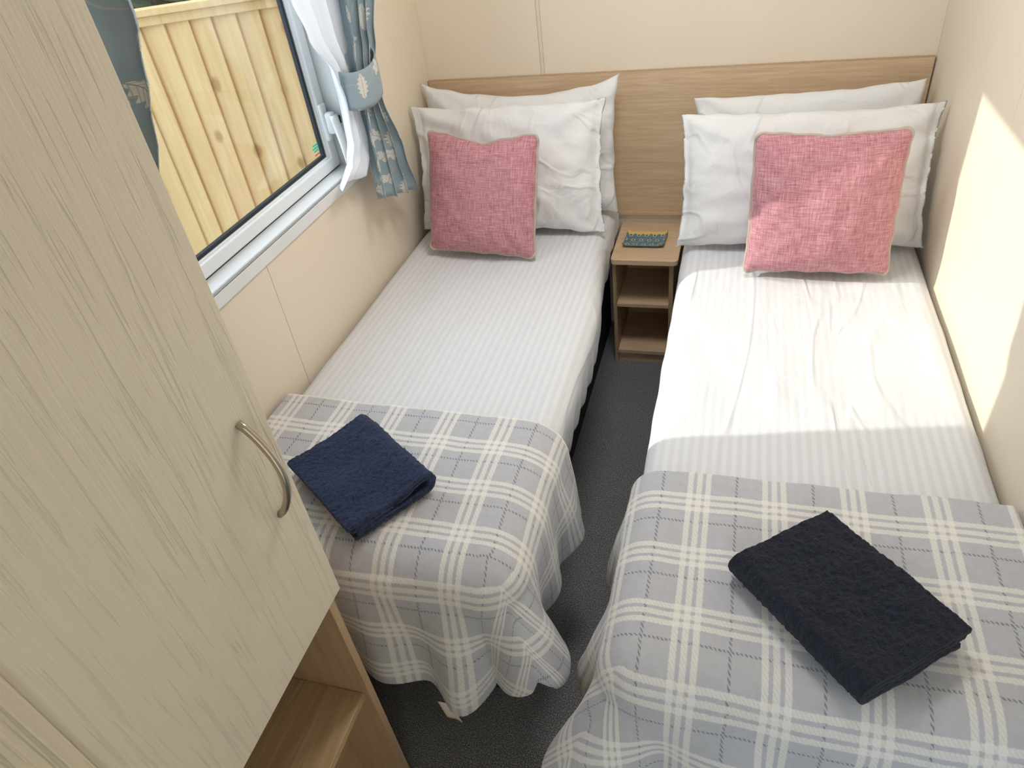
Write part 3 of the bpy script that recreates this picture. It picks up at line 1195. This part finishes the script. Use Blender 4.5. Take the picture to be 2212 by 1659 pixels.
# ------------------------------------------------------------------ small patterned dish
def dish_mat():
    k = NT('blue_dotted_glaze')
    uv = k.coord('UV')
    u, v, _ = k.sep(uv)
    # staggered rows of ringed dots
    vv = k.math('MULTIPLY', v, 3.0)
    row = k.math('FLOOR', vv)
    stag = k.math('MULTIPLY', k.math('MODULO', row, 2.0), 0.5)
    fu = k.math('SUBTRACT', k.math('FRACT', k.math('ADD', k.math('MULTIPLY', u, 5.0), stag)), 0.5)
    fv = k.math('SUBTRACT', k.math('FRACT', vv), 0.5)
    d = k.math('SQRT', k.math('ADD', k.math('MULTIPLY', fu, fu), k.math('MULTIPLY', k.math('MULTIPLY', fv, fv), 1.2)))
    n1 = k.noise(uv, 16, 3)
    c = k.ramp(n1, [(0.3, (0.045, 0.13, 0.16)), (0.55, (0.12, 0.24, 0.27)), (0.75, (0.30, 0.38, 0.40))])
    c = k.mix(k.smooth(d, 0.30, 0.24), c, (0.52, 0.52, 0.46))
    c = k.mix(k.smooth(d, 0.16, 0.11), c, (0.02, 0.02, 0.02))
    wav = k.math('MULTIPLY_ADD', k.math('COSINE', k.math('MULTIPLY', u, 31.4)), 0.05, 0.86)
    yl = k.smooth(k.math('SUBTRACT', v, wav), -0.015, 0.015)
    c = k.mix(k.math('MULTIPLY', yl, k.smooth(d, 0.10, 0.17)), c, (0.72, 0.50, 0.16))
    return k.set(c, 0.3)


M['dish'] = dish_mat()


def dish_fn(s, t):
    a, b = s * 2 - 1, t * 2 - 1
    x = 0.851 + a * 0.076 + 0.003 * b
    y = -0.176 + b * 0.058
    z = NZ + 0.004 + 0.008 * abs(a) ** 8 + 0.009 * abs(b) ** 6
    return Vector((x, y, z))


ds = grid_mesh('trinket_dish', dish_fn, 40, 30, M['dish'], None, lambda s, t: (s, t), solid=0.004, offset=-1)
tag(ds, 'small rectangular blue dotted dish with yellow rim on the bedside table', 'dish')

# ------------------------------------------------------------------ wardrobe
WX, WY, WZ = 0.5566, -2.0573, 0.779
CX = 0.534
WN = -2.485
wd = thing('wardrobe', 'tall cream woodgrain wardrobe with open oak shelf below the door', 'wardrobe', (0.27, (WY + WN) / 2, 0))
boxo('side_panel', (0.004, CX, WY - 0.018, WY, 0.0, 2.14), M['oak_z'], wd, bev=0.001)
boxo('side_panel', (0.004, CX, WN, WN + 0.018, 0.0, 2.14), M['oak_z'], wd, bev=0.001)
boxo('top_panel', (0.004, CX, WN + 0.0185, WY - 0.0185, 2.12, 2.14), M['oak_y'], wd, bev=0.001)
boxo('back_panel', (0.004, 0.012, WN + 0.0185, WY - 0.0185, 0.0, 2.12), M['oak_z'], wd, bev=0.001)
boxo('shelf', (0.013, CX - 0.012, WN + 0.0185, WY - 0.0185, 0.432, 0.450), M['oak_y'], wd, bev=0.001)
boxo('shelf', (0.013, CX - 0.004, WN + 0.0185, WY - 0.0185, WZ + 0.004, WZ + 0.022), M['oak_y'], wd, bev=0.001)
boxo('plinth', (0.40, 0.418, WN + 0.0185, WY - 0.0185, 0.0, 0.43), M['oak_y'], wd, bev=0.001)
dr = boxo('door', (WX - 0.018, WX, WN + 0.002, WY + 0.002, WZ, 2.13), M['door'], wd, bev=0.0015)
tag(dr, 'cream embossed woodgrain door')
boxo('end_panel', (0.40, WX + 0.013, -2.86, WN - 0.001, 0.0, 2.14), M['panel2'], wd, bev=0.003)
bm = bmesh.new()
hpts = []
for i in range(25):
    t = i / 24
    hpts.append((WX + 0.001 + 0.036 * math.sin(PI * t) ** 0.75, -2.108, 1.208 - 0.178 * t))
tube(bm, hpts, [0.0058] * 25, 14)
hd = add_obj('handle', bm, M['metal'], dr, smooth=True)
tag(hd, 'curved brushed nickel bow handle')


# ------------------------------------------------------------------ curtains
def curtain_panel(name, tab, nfold, x0, mat, parent, phase=0.0, zt=2.14, zb=0.83, scale_u=1.0, amp=1.0, solid=0.002, nu=120, nv=60, hem=None, flatw=0.42):
    """tab rows: (z, y_left, y_right, fold depth)"""
    tb = sorted(tab)

    def fn(s, t):
        z = zb + (zt - zb) * t
        ya, yb, dep = lerp_table(tb, z)[:3]
        n_ = noise.noise(Vector((s * 3.0 + phase, z * 1.7, 1.0)))
        ss = s + 0.02 * n_
        y = ya + (yb - ya) * s
        w = math.sin(2 * PI * nfold * ss + phase)
        w = math.copysign(abs(w) ** 0.8, w)
        x = x0 + dep * amp * w + 0.006 * noise.noise(Vector((s * 8, z * 3, phase)))
        y += 0.35 * dep * amp * math.cos(2 * PI * nfold * ss * 2 + phase)
        if hem:
            z += hem(s) * (1 - t) ** 2
        return Vector((x, y, z))
    return grid_mesh(name, fn, nu, nv, mat, parent, lambda s, t: (s * flatw * scale_u, (zb + (zt - zb) * t)), solid=solid)


def band(name, cy, cz, ry, rx, cx, h, tilt, mat, parent, pull):
    """tie-back band: an oval cuff round the gathered cloth, back to a hook on the wall"""
    def fn(s, t):
        a = 2 * PI * s
        y = cy + ry * math.cos(a)
        x = cx + rx * math.sin(a)
        bulge = 1 + 0.06 * math.sin(PI * t)
        z = cz - h / 2 + h * t + tilt * (y - cy)
        dip = -0.014 * math.sin(a) * (0.5 + 0.5 * math.sin(a))
        return Vector((cx + (x - cx) * bulge, y, z + dip))
    return grid_mesh(name, fn, 64, 8, mat, parent, lambda s, t: (s * 0.5, t * h + 0.3), solid=0.004)


cf = thing('curtain', 'blue-grey leaf print curtain with white lining tied back beside the pillows', 'curtain', (0.08, -0.62, 0.83), 'pair of curtains')
tabf = [(0.83, -0.765, -0.505, 0.018), (1.00, -0.755, -0.555, 0.017), (1.20, -0.735, -0.625, 0.016), (1.27, -0.735, -0.622, 0.016), (1.36, -0.725, -0.590, 0.020),
        (1.50, -0.715, -0.535, 0.022), (1.80, -0.71, -0.47, 0.022), (2.06, -0.71, -0.45, 0.018)]
curtain_panel('drape', tabf, 3.1, 0.088, M['floral'], cf, 0.6, zb=0.845, amp=1.35, hem=lambda s: 0.075 * (1 - s))
tabl = [(1.02, -0.93, -0.670, 0.014), (1.06, -0.84, -0.67, 0.016), (1.12, -0.80, -0.67, 0.016), (1.24, -0.785, -0.70, 0.014), (1.31, -0.800, -0.69, 0.012), (1.42, -0.885, -0.67, 0.010), (1.53, -0.925, -0.65, 0.010),
        (1.80, -0.925, -0.63, 0.010), (2.06, -0.925, -0.62, 0.010)]
curtain_panel('lining', tabl, 3.3, 0.062, M['lining'], cf, 2.0, zb=1.022, solid=0.0012, hem=lambda s: 0.03 * math.sin(s * 9) * s)
band('tieback', -0.692, 1.270, 0.088, 0.046, 0.084, 0.105, 0.16, M['floral'], cf, 0)
boxo('hook', (0.0, 0.034, -0.575, -0.563, 1.268, 1.280), M['metal'], cf, bev=0.002)

cn = thing('curtain', 'dark backlit leaf print curtain at the near side of the window beside the wardrobe', 'curtain', (0.08, -1.75, 0.83), 'pair of curtains')
tabn = [(0.83, -1.93, -1.68, 0.020), (1.20, -1.90, -1.74, 0.018), (1.27, -1.90, -1.72, 0.018), (1.36, -1.92, -1.665, 0.022), (1.45, -1.93, -1.622, 0.024), (1.53, -1.93, -1.590, 0.026),
        (1.62, -1.93, -1.557, 0.026), (1.80, -1.94, -1.530, 0.024), (2.06, -1.95, -1.52, 0.018)]
curtain_panel('drape', tabn, 3.6, 0.180, M['floral'], cn, 1.1, zb=0.845)
tabm = [(1.015, -1.90, -1.70, 0.008), (1.25, -1.88, -1.74, 0.008), (1.45, -1.90, -1.64, 0.008), (2.06, -1.92, -1.56, 0.008)]
curtain_panel('lining', tabm, 3.3, 0.145, M['lining'], cn, 0.4, zb=1.022, solid=0.0012)
band('tieback', -1.82, 1.25, 0.10, 0.055, 0.168, 0.105, -0.16, M['floral'], cn, 0)

tr_ = boxo('curtain_track', (0.0, 0.225, -1.99, -0.42, 2.142, 2.178), M['upvc'], None, bev=0.006)
tag(tr_, 'white curtain track above the window', 'curtain track')

# ------------------------------------------------------------------ ceiling lamp added as fill light, out of view
lp = thing('ceiling_fill_lamp', 'added round white ceiling fill lamp above the beds, out of view', 'lamp', (0.92, -1.0, H))
bm = bmesh.new()
bmesh.ops.create_cone(bm, cap_ends=True, segments=48, radius1=0.24, radius2=0.24, depth=0.03, matrix=Matrix.Translation((0.92, -1.0, H - 0.0155)))
add_obj('body', bm, M['upvc'], lp)
k = NT('fill_lamp_diffuser')  # glowing dome of the added fill lamp
k.p.inputs['Emission Color'].default_value = (1.0, 0.985, 0.97, 1)
k.p.inputs['Emission Strength'].default_value = FILL_LAMP_POWER
k.set((0.85, 0.85, 0.82), 0.5)
bm = bmesh.new()
bmesh.ops.create_uvsphere(bm, u_segments=40, v_segments=16, radius=1.0)
bmesh.ops.delete(bm, geom=[v for v in bm.verts if v.co.z > 0.02], context='VERTS')
bm.transform(Matrix.Translation((0.92, -1.0, H - 0.031)) @ Matrix.Diagonal((0.225, 0.225, 0.085, 1)))
add_obj('diffuser', bm, k.mat, lp, smooth=True)
